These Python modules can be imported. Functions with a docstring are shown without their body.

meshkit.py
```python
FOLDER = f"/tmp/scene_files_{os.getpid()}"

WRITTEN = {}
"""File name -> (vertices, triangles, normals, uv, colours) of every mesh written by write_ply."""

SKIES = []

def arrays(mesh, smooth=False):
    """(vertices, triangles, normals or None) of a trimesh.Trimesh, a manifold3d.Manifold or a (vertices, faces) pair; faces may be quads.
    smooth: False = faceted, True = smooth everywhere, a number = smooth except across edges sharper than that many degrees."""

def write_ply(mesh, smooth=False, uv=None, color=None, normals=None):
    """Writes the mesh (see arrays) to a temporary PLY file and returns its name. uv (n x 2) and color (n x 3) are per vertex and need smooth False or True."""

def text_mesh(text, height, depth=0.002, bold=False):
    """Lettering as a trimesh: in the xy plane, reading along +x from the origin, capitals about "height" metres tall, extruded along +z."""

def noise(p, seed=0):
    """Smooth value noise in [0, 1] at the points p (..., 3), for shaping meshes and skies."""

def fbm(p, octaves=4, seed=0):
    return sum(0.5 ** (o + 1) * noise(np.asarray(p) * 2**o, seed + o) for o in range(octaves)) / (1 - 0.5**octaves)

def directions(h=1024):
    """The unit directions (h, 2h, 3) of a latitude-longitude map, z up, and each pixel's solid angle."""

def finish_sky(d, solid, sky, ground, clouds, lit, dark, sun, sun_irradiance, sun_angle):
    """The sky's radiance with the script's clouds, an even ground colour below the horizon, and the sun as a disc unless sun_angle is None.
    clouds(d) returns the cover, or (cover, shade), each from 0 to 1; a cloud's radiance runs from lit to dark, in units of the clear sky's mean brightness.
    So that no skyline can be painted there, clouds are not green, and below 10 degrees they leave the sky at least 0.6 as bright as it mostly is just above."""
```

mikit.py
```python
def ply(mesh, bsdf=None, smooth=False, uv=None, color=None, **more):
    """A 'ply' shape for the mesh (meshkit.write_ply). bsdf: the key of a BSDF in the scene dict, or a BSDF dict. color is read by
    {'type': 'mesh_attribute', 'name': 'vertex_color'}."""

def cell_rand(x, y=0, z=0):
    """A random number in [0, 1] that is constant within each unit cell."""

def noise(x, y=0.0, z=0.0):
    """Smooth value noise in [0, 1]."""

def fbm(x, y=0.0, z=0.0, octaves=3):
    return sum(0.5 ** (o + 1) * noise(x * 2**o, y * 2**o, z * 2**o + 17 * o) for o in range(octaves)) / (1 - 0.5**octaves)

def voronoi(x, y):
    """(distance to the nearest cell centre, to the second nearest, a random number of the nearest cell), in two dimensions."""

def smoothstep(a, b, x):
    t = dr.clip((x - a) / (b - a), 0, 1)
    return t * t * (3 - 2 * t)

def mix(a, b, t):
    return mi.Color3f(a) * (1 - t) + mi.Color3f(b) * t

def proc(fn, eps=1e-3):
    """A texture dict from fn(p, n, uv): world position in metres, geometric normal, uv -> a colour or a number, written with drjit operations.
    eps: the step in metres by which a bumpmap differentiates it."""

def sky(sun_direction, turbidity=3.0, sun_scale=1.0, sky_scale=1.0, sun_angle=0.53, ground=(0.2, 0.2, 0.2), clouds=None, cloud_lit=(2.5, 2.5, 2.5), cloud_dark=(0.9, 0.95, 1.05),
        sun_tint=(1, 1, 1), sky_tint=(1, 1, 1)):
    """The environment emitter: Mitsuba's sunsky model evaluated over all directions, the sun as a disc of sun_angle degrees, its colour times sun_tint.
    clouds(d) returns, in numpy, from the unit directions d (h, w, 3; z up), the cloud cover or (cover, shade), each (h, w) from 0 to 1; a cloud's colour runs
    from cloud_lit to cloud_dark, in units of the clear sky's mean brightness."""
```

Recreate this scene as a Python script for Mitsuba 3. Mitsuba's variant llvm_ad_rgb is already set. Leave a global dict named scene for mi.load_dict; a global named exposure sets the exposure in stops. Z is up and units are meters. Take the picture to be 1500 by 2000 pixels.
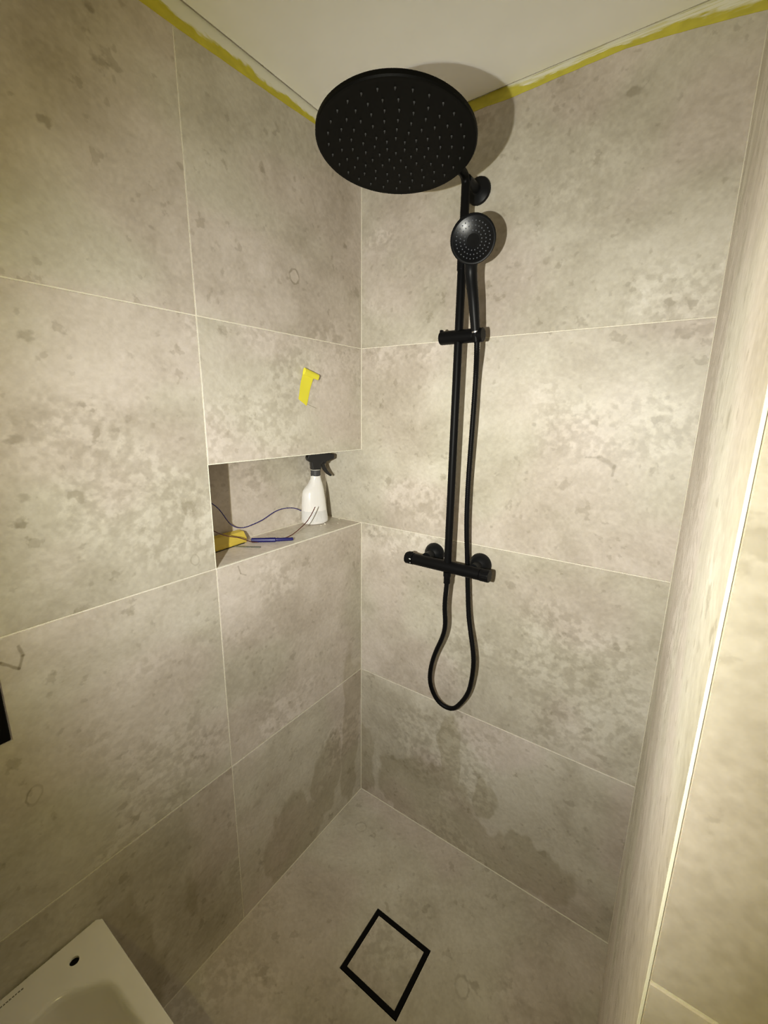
import math
import numpy as np, trimesh, drjit as dr, mitsuba as mi, mikit, meshkit
from mikit import proc, fbm, noise, voronoi, smoothstep, cell_rand
import manifold3d as m3
from shapely.geometry import Polygon, box as sbox
from shapely.ops import unary_union

T = mi.ScalarTransform4f
scene, labels = {}, {}

# ------------------------------------------------------------------ camera, light, exposure
CAM = np.array([0.9442, -1.2081, 1.5686])
FW = np.array([-0.55768, 0.79862, -0.22633])
UP = np.array([-0.14010, 0.17818, 0.97398])
scene['camera'] = {'type': 'perspective', 'fov': 83.2916, 'fov_axis': 'x', 'near_clip': 0.01, 'far_clip': 20.0,
                   'to_world': T().look_at(origin=CAM.tolist(), target=(CAM + FW).tolist(), up=UP.tolist())}
exposure = 0.03
# one hand-held torch beside the camera: a small recessed lamp (its shadows fix where it stands)
LAMP = np.array([0.7323, -1.3638, 1.5436])
LAMP_AZ, LAMP_EL = math.radians(16.5), math.radians(-8.5)
# a neutral LED core set deeper than the yellowish phosphor ring around it, as in a phone lamp
CORE_R, RING_R, CORE_DEPTH, RING_DEPTH = 0.0090, 0.0145, 0.0080, 0.0088
CORE_RADIANCE = [20200, 20900, 22900]
RING_RADIANCE = [7900, 6900, 2500]

# ------------------------------------------------------------------ helpers
def numbered(name):
    if name not in scene and not any(k.startswith(name + '__') for k in scene):
        return name
    i = 1
    while f'{name}_{i:03d}' in scene or any(k.startswith(f'{name}_{i:03d}__') for k in scene):
        i += 1
    return f'{name}_{i:03d}'


def put(name, mesh, mat, parent=None, smooth=False, uv=None, kind=None, label=None, cat=None, group=None, **more):
    key = numbered((parent + '__' if parent else '') + name)
    scene[key] = mikit.ply(mesh, mat, smooth=smooth, uv=uv, **more)
    tag(key, label, cat, group, kind)
    return key


def tag(key, label=None, cat=None, group=None, kind=None):
    d = {k: v for k, v in (('label', label), ('category', cat), ('group', group), ('kind', kind)) if v}
    if d:
        labels[key] = d


def cat_m(ms):
    return trimesh.util.concatenate(ms)


def bx(x0, x1, y0, y1, z0, z1, ch=0.0):
    """A box, its edges chamfered by ch."""
    lo, hi = np.minimum([x0, y0, z0], [x1, y1, z1]), np.maximum([x0, y0, z0], [x1, y1, z1])
    if ch <= 0:
        m = trimesh.creation.box(hi - lo)
        m.apply_translation((lo + hi) / 2)
        return m
    pts = []
    for sx in (0, 1):
        for sy in (0, 1):
            for sz in (0, 1):
                c = np.where([sx, sy, sz], hi, lo)
                d = np.where([sx, sy, sz], -ch, ch)
                for k in range(3):
                    e = d.copy(); e[k] = 0
                    pts.append(c + e)
    return trimesh.convex.convex_hull(np.array(pts))


def frames(path):
    path = np.asarray(path, float)
    t = np.gradient(path, axis=0)
    t /= np.linalg.norm(t, axis=1, keepdims=True)
    n = np.cross(t[0], [0.31, 0.17, 0.93]); n /= np.linalg.norm(n)
    ns = []
    for k in range(len(path)):
        n = n - t[k] * (n @ t[k]); n /= np.linalg.norm(n)
        ns.append(n.copy())
    ns = np.array(ns)
    return t, ns, np.cross(t, ns)


def loft(rings, caps=True):
    """A closed mesh from rings of equal point counts."""
    rings = [np.asarray(r, float) for r in rings]
    n, v, f = len(rings[0]), np.concatenate(rings), []
    i = np.arange(n); j = (i + 1) % n
    for k in range(len(rings) - 1):
        a, b = k * n, (k + 1) * n
        f.append(np.stack([a + i, a + j, b + j], 1)); f.append(np.stack([a + i, b + j, b + i], 1))
    if caps:
        v = np.vstack([v, rings[0].mean(0), rings[-1].mean(0)])
        c0, c1, b = n * len(rings), n * len(rings) + 1, n * (len(rings) - 1)
        f.append(np.stack([c0 + 0 * i, j, i], 1)); f.append(np.stack([c1 + 0 * i, b + i, b + j], 1))
    m = trimesh.Trimesh(v, np.concatenate(f), process=False)
    if m.volume < 0:
        m.invert()
    return m


def tube(path, r, n=20):
    path = np.asarray(path, float)
    r = np.broadcast_to(r, len(path))
    _, a, b = frames(path)
    t = np.linspace(0, 2 * np.pi, n, endpoint=False)
    return loft([p + rr * (np.outer(np.cos(t), x) + np.outer(np.sin(t), y)) for p, rr, x, y in zip(path, r, a, b)])


def lathe(profile, origin, axis, n=48):
    """profile: (radius, distance along axis) pairs."""
    ax = np.asarray(axis, float); ax /= np.linalg.norm(ax)
    a = np.cross(ax, [0.3, 0.2, 0.9] if abs(ax[2]) < 0.9 else [1, 0, 0]); a /= np.linalg.norm(a)
    b = np.cross(ax, a)
    t = np.linspace(0, 2 * np.pi, n, endpoint=False)
    o = np.asarray(origin, float)
    return loft([o + ax * h + max(r, 1e-5) * (np.outer(np.cos(t), a) + np.outer(np.sin(t), b)) for r, h in profile])


def spline(pts, n=120):
    from scipy.interpolate import CubicSpline
    pts = np.asarray(pts, float)
    s = np.concatenate([[0], np.cumsum(np.linalg.norm(np.diff(pts, axis=0), axis=1))])
    return CubicSpline(s, pts)(np.linspace(0, s[-1], n))


def to_manifold(m):
    m = m.copy(); m.merge_vertices()
    return m3.Manifold(m3.Mesh(np.array(m.vertices, np.float32), np.array(m.faces, np.uint32)))


# ------------------------------------------------------------------ materials
# mottled limestone-look porcelain, laid out in the tile's own plane (uv in metres, shifted per tile)
MARK_RINGS, MARK_LINES, MARK_SPOTS = [], [], []      # filled in uv once the tiles have their shifts


def limestone(p, n, uv):
    u, v = uv.x, uv.y
    w1 = fbm(u * 5 + 3.1, v * 5 + 7.7, octaves=3) - 0.5
    w2 = fbm(u * 5 + 53.1, v * 5 + 17.7, octaves=3) - 0.5
    U, V = u + 0.10 * w1, v + 0.10 * w2
    big = fbm(U * 3.0 + 11, V * 3.6 + 5, octaves=4)
    mid = fbm(U * 14 + 71, V * 16 + 23, octaves=4)
    fine = fbm(u * 120 + 6 * w1, v * 130 + 6 * w2, octaves=4)
    hue = fbm(u * 4.1 + 200, v * 4.6 + 90, octaves=2)
    fl = fbm(u * 68 + 9 + 2.2 * w2, v * 74 + 4 + 2.2 * w1, octaves=4)
    cloud = smoothstep(0.38, 0.62, big) - 0.5
    shade = 1 + 0.13 * cloud + 0.16 * (big - 0.5) + 0.28 * (mid - 0.5) + 0.22 * (fine - 0.5)
    # clusters of pale flakes between darker gaps
    region = smoothstep(0.55, 0.70, fbm(u * 3.6 + 31, v * 4.2 + 17, octaves=3))
    flake = smoothstep(0.47, 0.62, fl) - 0.7 * smoothstep(0.49, 0.34, fl)
    shade = shade * (1 + (0.018 + 0.105 * region) * flake)
    # soft dark pits of uneven outline, few of them large
    d, _, which = voronoi(u * 17 + 0.5 * w1 + 0.16 * noise(u * 140, v * 140), v * 17 + 0.5 * w2 + 0.16 * noise(u * 140 + 50, v * 140))
    pit = dr.select(which > 0.90, smoothstep(0.20, 0.05, d + 0.9 * (fl - 0.5)), 0.0)
    shade = shade * (1 - 0.16 * pit)
    d2, _, which2 = voronoi(u * 46 + 0.5 * fine, v * 46 + 0.5 * mid)
    shade = shade * (1 - 0.12 * dr.select(which2 > 0.90, smoothstep(0.30, 0.05, d2 + 0.8 * (fine - 0.5)), 0.0))
    # fossils: ring shapes, curls and flecks
    wob = 0.5 * (noise(u * 160, v * 160) - 0.5)
    for (a, b, ra, rb, ang, strength, fill) in MARK_RINGS:
        ca, sa = math.cos(ang), math.sin(ang)
        x, y = ((u - a) * ca + (v - b) * sa) / ra, (-(u - a) * sa + (v - b) * ca) / rb
        r = dr.sqrt(x * x + y * y) + wob * 0.35
        shade = shade * (1 - strength * smoothstep(0.24, 0.05, dr.abs(r - 1)) * (0.55 + 0.45 * smoothstep(0.35, 0.6, noise(u * 70, v * 70))) + fill * smoothstep(1.0, 0.75, r))
    for (a0, b0, a1, b1, wd, strength) in MARK_LINES:
        dx, dy = a1 - a0, b1 - b0
        L2 = dx * dx + dy * dy
        t = dr.clip(((u - a0) * dx + (v - b0) * dy) / L2, 0, 1)
        dd = dr.sqrt(dr.square(u - a0 - t * dx) + dr.square(v - b0 - t * dy)) / wd + wob
        shade = shade * (1 - strength * smoothstep(1.1, 0.3, dd))
    for (a, b, r, strength) in MARK_SPOTS:
        dd = dr.sqrt(dr.square(u - a) + dr.square((v - b) * 1.3)) / r + 1.5 * (fl - 0.5)
        shade = shade * (1 - strength * smoothstep(1.0, 0.35, dd))
    warm = smoothstep(0.35, 0.65, hue)
    col = mikit.mix((0.505, 0.470, 0.394), (0.522, 0.466, 0.408), warm)
    # the darker veins are browner stone
    sh = dr.clip(shade, 0.3, 1.5)
    return col * mi.Color3f(sh, sh ** 1.08, sh ** 1.26)


def wet_limestone_back(p, n, uv):
    """The shower wall: the same stone with damp stains drawn up from the floor."""
    col = limestone(p, n, uv)
    w = fbm(p.x * 7, p.z * 4, octaves=3) - 0.5
    f = fbm(p.x * 26, p.z * 14, octaves=3) - 0.5
    wet = mi.Float(0)
    for (a, b, ra, rb) in ((0.392, 0.36, 0.040, 0.17), (0.31, 0.14, 0.21, 0.15), (0.54, 0.28, 0.045, 0.09), (0.62, 0.09, 0.22, 0.11), (0.01, 0.18, 0.07, 0.22)):
        r = dr.sqrt(dr.square((p.x - a + 0.15 * w) / ra) + dr.square((p.z - b + 0.15 * w) / rb)) + 0.60 * f
        wet = dr.maximum(wet, smoothstep(1.08, 0.90, r))
    return col * mi.Color3f(1 - 0.20 * wet, 1 - 0.22 * wet, 1 - 0.28 * wet)


def wet_limestone_left(p, n, uv):
    col = limestone(p, n, uv)
    w = fbm(p.y * 7 + 40, p.z * 4, octaves=3) - 0.5
    f = fbm(p.y * 24 + 9, p.z * 12, octaves=3) - 0.5
    wet = mi.Float(0)
    for (a, b, ra, rb) in ((-0.37, 0.12, 0.15, 0.17), (-0.20, 0.22, 0.055, 0.17), (-0.07, 0.35, 0.07, 0.32), (-0.95, 0.20, 0.16, 0.24)):
        r = dr.sqrt(dr.square((p.y - a + 0.15 * w) / ra) + dr.square((p.z - b + 0.15 * w) / rb)) + 0.60 * f
        wet = dr.maximum(wet, smoothstep(1.08, 0.88, r))
    return col * mi.Color3f(1 - 0.20 * wet, 1 - 0.22 * wet, 1 - 0.28 * wet)


def grout_fn(p, n, uv):
    return mi.Color3f(0.74, 0.70, 0.60) * (0.9 + 0.2 * fbm(p.x * 60 + p.y * 43, p.z * 60, p.y * 50, octaves=3))


def ceiling_fn(p, n, uv):
    return mi.Color3f(0.86, 0.85, 0.80) * (0.97 + 0.06 * fbm(p.x * 12, p.y * 12, octaves=4))


def tape_left_fn(p, n, uv):
    edge = 0.58 + 0.30 * (fbm(p.y * 14, p.z * 9, octaves=3) - 0.5) + 0.25 * (fbm(p.y * 70, p.z * 160, octaves=2) - 0.5)
    paint = smoothstep(-0.09, 0.09, edge - uv.y)
    yellow = mi.Color3f(0.54, 0.48, 0.045) * (0.9 + 0.25 * fbm(p.y * 50, p.z * 90, octaves=3))
    return mikit.mix(yellow, (0.80, 0.80, 0.72), paint * 0.92)


def tape_back_fn(p, n, uv):
    cover = 0.70 * smoothstep(0.44, 0.52, p.x) - 0.14 * smoothstep(0.50, 0.58, p.x) + 0.06 * smoothstep(0.80, 0.93, p.x)
    edge = cover + 0.40 * (fbm(p.x * 11 + 5, p.z * 30, octaves=3) - 0.5) + 0.30 * (fbm(p.x * 60, p.z * 260, octaves=2) - 0.5)
    paint = smoothstep(-0.10, 0.10, edge - uv.y) * (0.55 + 0.45 * smoothstep(0.30, 0.55, fbm(p.x * 22, p.z * 420, octaves=2)))
    yellow = mi.Color3f(0.52, 0.47, 0.06) * (0.88 + 0.28 * fbm(p.x * 50, p.z * 90, octaves=3))
    return mikit.mix(yellow, (0.80, 0.80, 0.70), paint * 0.9)


def mat(key, **kw):
    scene[key] = {'type': 'twosided', 'bsdf': {'type': 'principled', **{k: ({'type': 'rgb', 'value': list(v)} if isinstance(v, (tuple, list)) else v) for k, v in kw.items()}}}


mat('tile_stone', base_color=proc(limestone), roughness=0.42, specular=0.35)
mat('tile_stone_back', base_color=proc(wet_limestone_back), roughness=0.42, specular=0.35)
mat('tile_stone_left', base_color=proc(wet_limestone_left), roughness=0.42, specular=0.35)
mat('grout', base_color=proc(grout_fn), roughness=0.85, specular=0.2)
mat('cream_trim', base_color=(0.84, 0.82, 0.72), roughness=0.4, specular=0.4)
mat('silicone', base_color=(0.68, 0.64, 0.54), roughness=0.35, specular=0.4)
mat('ceiling_paint', base_color=proc(ceiling_fn), roughness=0.8, specular=0.2)
mat('plaster', base_color=(0.16, 0.10, 0.05), roughness=0.9, specular=0.2)
mat('matt_black', base_color=(0.004, 0.004, 0.0045), roughness=0.42, specular=0.09)
mat('satin_black', base_color=(0.0045, 0.005, 0.006), roughness=0.40, specular=0.16)
mat('dome_black', base_color=(0.0045, 0.005, 0.006), roughness=0.27, specular=0.22)
mat('black_face', base_color=(0.0035, 0.0035, 0.0030), roughness=0.5, specular=0.06)
mat('rubber_grey', base_color=(0.030, 0.031, 0.032), roughness=0.6, specular=0.4)
mat('nozzle_grey', base_color=(0.10, 0.11, 0.13), roughness=0.5, specular=0.4)
mat('white_print', base_color=(0.75, 0.75, 0.72), roughness=0.5, specular=0.3)
mat('chrome_ring', base_color=(0.45, 0.45, 0.45), roughness=0.35, metallic=1.0)
mat('flat_black', base_color=(0.004, 0.004, 0.004), roughness=0.6, specular=0.08)
mat('tape_left', base_color=proc(tape_left_fn), roughness=0.7, specular=0.3)
mat('tape_back', base_color=proc(tape_back_fn), roughness=0.7, specular=0.3)
mat('yellow_tape', base_color=(0.76, 0.70, 0.055), roughness=0.65, specular=0.3)
mat('bottle_plastic', base_color=(0.80, 0.79, 0.79), roughness=0.25, specular=0.5)
mat('bottle_liquid', base_color=(0.66, 0.66, 0.67), roughness=0.25, specular=0.5)
mat('black_plastic', base_color=(0.012, 0.012, 0.013), roughness=0.4, specular=0.5)
mat('grey_plastic', base_color=(0.05, 0.05, 0.055), roughness=0.5, specular=0.4)
mat('blue_wire', base_color=(0.035, 0.030, 0.16), roughness=0.4, specular=0.5)
mat('brown_wire', base_color=(0.085, 0.022, 0.018), roughness=0.4, specular=0.5)
mat('blue_plastic', base_color=(0.012, 0.012, 0.105), roughness=0.35, specular=0.5)
mat('yellow_plastic', base_color=(0.62, 0.47, 0.07), roughness=0.45, specular=0.4)
mat('grey_metal', base_color=(0.22, 0.22, 0.19), roughness=0.45, metallic=0.5)
mat('crumb', base_color=(0.78, 0.75, 0.66), roughness=0.9, specular=0.2)
mat('ceramic', base_color=(0.80, 0.775, 0.72), roughness=0.12, specular=0.5)
mat('logo_grey', base_color=(0.22, 0.21, 0.19), roughness=0.4, specular=0.4)
mat('torch_black', base_color=(0.004, 0.004, 0.004), roughness=0.8, specular=0.1)

# ------------------------------------------------------------------ the lamp that lights the room
ld = np.array([-math.sin(LAMP_AZ) * math.cos(LAMP_EL), math.cos(LAMP_AZ) * math.cos(LAMP_EL), math.sin(LAMP_EL)])
a_ = np.cross(ld, [0, 0, 1]); a_ /= np.linalg.norm(a_); b_ = np.cross(a_, ld)
tt = np.linspace(0, 2 * np.pi, 40, endpoint=False)
ring_ = np.outer(np.cos(tt), a_) + np.outer(np.sin(tt), b_)


def lamp_face(r0, r1, h):
    v = np.vstack([LAMP + ld * h + ring_ * r0, LAMP + ld * h + ring_ * r1])
    k = np.arange(40); j = (k + 1) % 40
    m = trimesh.Trimesh(v, np.vstack([np.stack([k, k + 40, j + 40], 1), np.stack([k, j + 40, j], 1)]), process=False)
    if m.face_normals[0] @ ld < 0:
        m.invert()
    return m


for nm, m, rad in (('lens', lamp_face(0.0002, CORE_R, 0.0), CORE_RADIANCE), ('lens_ring', lamp_face(CORE_R + 0.0006, RING_R - 0.0004, CORE_DEPTH), RING_RADIANCE)):
    scene['torch__' + nm] = {**mikit.ply(m, 'torch_black'), 'emitter': {'type': 'area', 'radiance': {'type': 'rgb', 'value': rad}}}
put('housing', lathe([(0.012, -0.11), (0.0165, -0.108), (0.0165, CORE_DEPTH + RING_DEPTH), (RING_R, CORE_DEPTH + RING_DEPTH), (RING_R, CORE_DEPTH - 0.0006), (CORE_R + 0.0004, CORE_DEPTH - 0.0006), (CORE_R + 0.0004, -0.001), (0.002, -0.001)], LAMP, ld, 40), 'torch_black', 'torch')
tag('torch', 'small black hand torch shining into the shower corner', 'torch')

# ------------------------------------------------------------------ the room: tiled walls, floor, ceiling
Z_TOP, ZA, ZB, ZC = 2.3515, 1.7727, 1.1726, 0.5727       # ceiling and the three horizontal joints
ZN, NICHE_D, S = 1.4378, 0.166, 0.600                     # niche head, niche depth, first upright joint on the left wall
TH, REC, G = 0.008, 0.0012, 0.0026                        # tile thickness, joint recess, joint width
W_BACK, W_FRONT, DEPTH = 0.954, 0.9725, 0.911             # the stub wall on the right: its face runs from W_BACK to W_FRONT
tile_no = [0]
SHIFT = {}


def tiles(parent, polys, mapping, material, name='tile', ch=0.0009, names=None):
    """One chamfered slab per polygon; mapping(a, b, d): plane coordinates and depth behind the face -> world."""
    for i, poly in enumerate(polys):
        tile_no[0] += 1
        k = tile_no[0]
        off = np.array([(k * 3.713) % 41.0, (k * 7.291) % 37.0])
        poly = Polygon(poly) if not isinstance(poly, Polygon) else poly
        poly = poly.buffer(-G / 2, join_style=2)
        inner = poly.buffer(-ch, join_style=2)
        o, q = np.array(poly.exterior.coords)[:-1], np.array(inner.exterior.coords)[:-1]
        q = np.array([q[np.argmin(((q - a) ** 2).sum(1))] for a in o])
        n = len(o)
        v = [(a[0], a[1], TH) for a in o] + [(a[0], a[1], ch) for a in o] + [(a[0], a[1], 0.0) for a in q]
        f = []
        for L in (0, n):
            for j in range(n):
                jj = (j + 1) % n
                f += [[L + j, L + jj, L + n + jj], [L + j, L + n + jj, L + n + j]]
        tv, tf = trimesh.creation.triangulate_polygon(Polygon(q), engine='earcut')
        idx = np.array([np.argmin(((q - a) ** 2).sum(1)) for a in tv])
        tf = idx[tf]
        f += (tf + 2 * n).tolist() + tf[:, ::-1].tolist()
        v = np.array(v)
        mesh = trimesh.Trimesh(np.array([mapping(*r) for r in v]), np.array(f), process=False)
        if mesh.volume < 0:
            mesh.invert()
        key = put(name, mesh, material, parent, uv=v[:, :2] + off)
        SHIFT[key] = off


def joints(parent, region, polys, mapping):
    """The joint filling between the tiles, one mesh."""
    rest = region.difference(unary_union([Polygon(p).buffer(-G / 2, join_style=2) for p in polys]))
    pts = np.vstack([np.array(r.coords) for g in getattr(rest, 'geoms', [rest]) for r in (g.exterior, *g.interiors)])
    xs, ys = (sorted(set(np.round(pts[:, k], 5))) for k in (0, 1))
    ms = []
    for x0, x1 in zip(xs[:-1], xs[1:]):
        for y0, y1 in zip(ys[:-1], ys[1:]):
            if x1 - x0 > 2e-4 and y1 - y0 > 2e-4 and rest.contains(Polygon(rect(x0, x1, y0, y1)).centroid):
                e = bx(x0, x1, y0, y1, 0, TH - REC)
                e.vertices = np.array([mapping(x, y, TH - z) for x, y, z in e.vertices])
                if e.volume < 0:
                    e.invert()
                ms.append(e)
    put('grout', cat_m(ms), 'grout', parent, kind='stuff')


def rect(a0, a1, b0, b1):
    return [(a0, b0), (a1, b0), (a1, b1), (a0, b1)]


# left wall (x = 0), with the niche beside the corner
Y_FAR = -2.40
left_map = lambda a, b, d: (-d, a, b)
slab = to_manifold(bx(-0.26, -TH, Y_FAR, -1e-4, -0.02, Z_TOP + 0.06)) - to_manifold(bx(-NICHE_D - TH, 0.1, -S - TH, 0.1, ZB - TH, ZN + TH))
wm = slab.to_mesh()
put('wall_left', trimesh.Trimesh(wm.vert_properties[:, :3], wm.tri_verts, process=False), 'plaster', kind='structure', label='left wall of mottled beige stone tiles with a niche', cat='wall')
lt = []
for z0, z1 in ((0.0, ZC), (ZC, ZB), (ZB, ZA), (ZA, Z_TOP + 0.02)):
    lt += [rect(-S, -0.0, z0, z1) if z0 != ZB else rect(-S, -0.0, ZN, ZA), rect(-S - 1.2, -S, z0, z1), rect(Y_FAR, -S - 1.2, z0, z1)]
tiles('wall_left', lt, left_map, 'tile_stone_left')
region_l = sbox(Y_FAR, 0, 0, Z_TOP + 0.02).difference(sbox(-S, ZB, 0, ZN))
joints('wall_left', region_l, lt, left_map)
tiles('wall_left', [rect(-S, 0, ZB, ZN)], lambda a, b, d: (-NICHE_D - d, a, b), 'tile_stone', 'niche_back_tile')
tiles('wall_left', [rect(-NICHE_D, 0.0, -S, 0)], lambda a, b, d: (a, b, ZB - d), 'tile_stone', 'niche_shelf_tile')
tiles('wall_left', [rect(-NICHE_D, 0.0, -S, 0)], lambda a, b, d: (a, b, ZN + d), 'tile_stone', 'niche_head_tile')
tiles('wall_left', [rect(-NICHE_D, 0.0, ZB, ZN)], lambda a, b, d: (a, -S - d, b), 'tile_stone', 'niche_side_tile')
# narrow cream lines where the niche tiles meet
put('niche_edge', bx(-0.0035, 0.0004, -S, -0.0005, ZB - 0.0016, ZB + 0.0004), 'cream_trim', 'wall_left', label='cream joint along the front edge of the niche shelf')
put('niche_edge', bx(-0.0030, 0.0004, -S, -0.0005, ZN - 0.0004, ZN + 0.0020), 'cream_trim', 'wall_left')
put('niche_edge', bx(-0.0030, 0.0004, -S - 0.0020, -S + 0.0004, ZB, ZN), 'cream_trim', 'wall_left')
put('niche_bead', bx(-NICHE_D - 0.001, -NICHE_D + 0.002, -S, 0, ZB - 0.001, ZB + 0.002), 'silicone', 'wall_left')
put('niche_bead', bx(-NICHE_D, 0, -0.0022, 0.001, ZB - 0.001, ZB + 0.0018), 'silicone', 'wall_left')

# back wall (y = 0), the shower wall; its second course from the top runs on into the niche
back_map = lambda a, b, d: (a, d, b)
put('wall_back', bx(-0.30, 1.95, TH, 0.20, -0.02, Z_TOP + 0.06), 'plaster', kind='structure', label='shower wall of mottled beige stone tiles behind the black shower', cat='wall')
XW = 0.975
bt = [rect(0, XW, 0.0, ZC), rect(0, XW, ZC, ZB),
      [(-NICHE_D - TH, ZB), (XW, ZB), (XW, ZA), (0, ZA), (0, ZN), (-NICHE_D - TH, ZN)], rect(0, XW, ZA, Z_TOP + 0.02)]
tiles('wall_back', bt, back_map, 'tile_stone_back')
joints('wall_back', unary_union([Polygon(p) for p in bt]).buffer(1e-4), bt, back_map)

# stub wall on the right: one tall tile on its inner face, courses of tile on its end
fx = lambda y: W_BACK + (W_FRONT - W_BACK) * (-y / DEPTH)
ang = math.atan2(W_FRONT - W_BACK, DEPTH)
sl = math.hypot(W_FRONT - W_BACK, DEPTH)
dirv, nrm = np.array([math.sin(ang), -math.cos(ang)]), np.array([math.cos(ang), math.sin(ang)])
side_map = lambda a, b, d: (*(np.array([W_BACK, 0.0]) + dirv * a + nrm * d), b)
stub = Polygon([(W_BACK + TH, 0.0), (W_FRONT + TH, -DEPTH + TH), (1.92, -DEPTH + TH), (1.92, 0.0)])
e = trimesh.creation.extrude_polygon(stub, Z_TOP + 0.05, engine='earcut')
put('wall_right', e, 'plaster', kind='structure', label='stub wall at the right edge with pale tiled inner face and bright end', cat='wall')
tiles('wall_right', [rect(0.0, sl - 0.0011, 0.0, Z_TOP)], side_map, 'tile_stone', 'side_tile')
end_map = lambda a, b, d: (a, -DEPTH + d, b)
et = [rect(W_FRONT + 0.0006, 1.92, z0, z1) for z0, z1 in ((0, ZC), (ZC, ZB), (ZB, ZA), (ZA, Z_TOP))]
tiles('wall_right', et, end_map, 'tile_stone')
joints('wall_right', sbox(W_FRONT + 0.0006, 0, 1.92, Z_TOP), et, end_map)
put('trim_1', bx(W_FRONT - 0.0002, W_FRONT + 0.0018, -DEPTH - 0.0001, -DEPTH + 0.0024, 0, Z_TOP, 0.0002), 'cream_trim', kind='structure', label='bright cream corner strip on the stub wall edge at right', cat='trim')

# rest of the room behind the camera
put('wall_front', bx(-0.2, 2.0, Y_FAR - 0.1, Y_FAR, 0, Z_TOP), 'plaster', kind='structure', label='plain wall behind the camera', cat='wall')
put('wall_outer', bx(1.92, 2.02, Y_FAR, 0.0, 0, Z_TOP), 'plaster', kind='structure', label='plain wall beyond the stub wall', cat='wall')

# floor, with the drain let in
DX0, DX1, DY0, DY1 = 0.3280, 0.5215, -0.5185, -0.3310
put('floor', bx(-0.1, 1.95, Y_FAR, 0.0, -0.06, -TH), 'grout', kind='structure', label='beige stone tiled shower floor', cat='floor')


def floor_tile(poly, holes=()):
    tile_no[0] += 1
    off = np.array([(tile_no[0] * 3.713) % 41.0, (tile_no[0] * 7.291) % 37.0])
    g = Polygon(poly, holes).buffer(-G / 2, join_style=2)
    e = trimesh.creation.extrude_polygon(g, TH, engine='earcut')
    uv = np.array(e.vertices[:, :2]) + off
    e.vertices[:, 2] -= TH
    SHIFT[put('tile', e, 'tile_stone', 'floor', uv=uv)] = off


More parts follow.
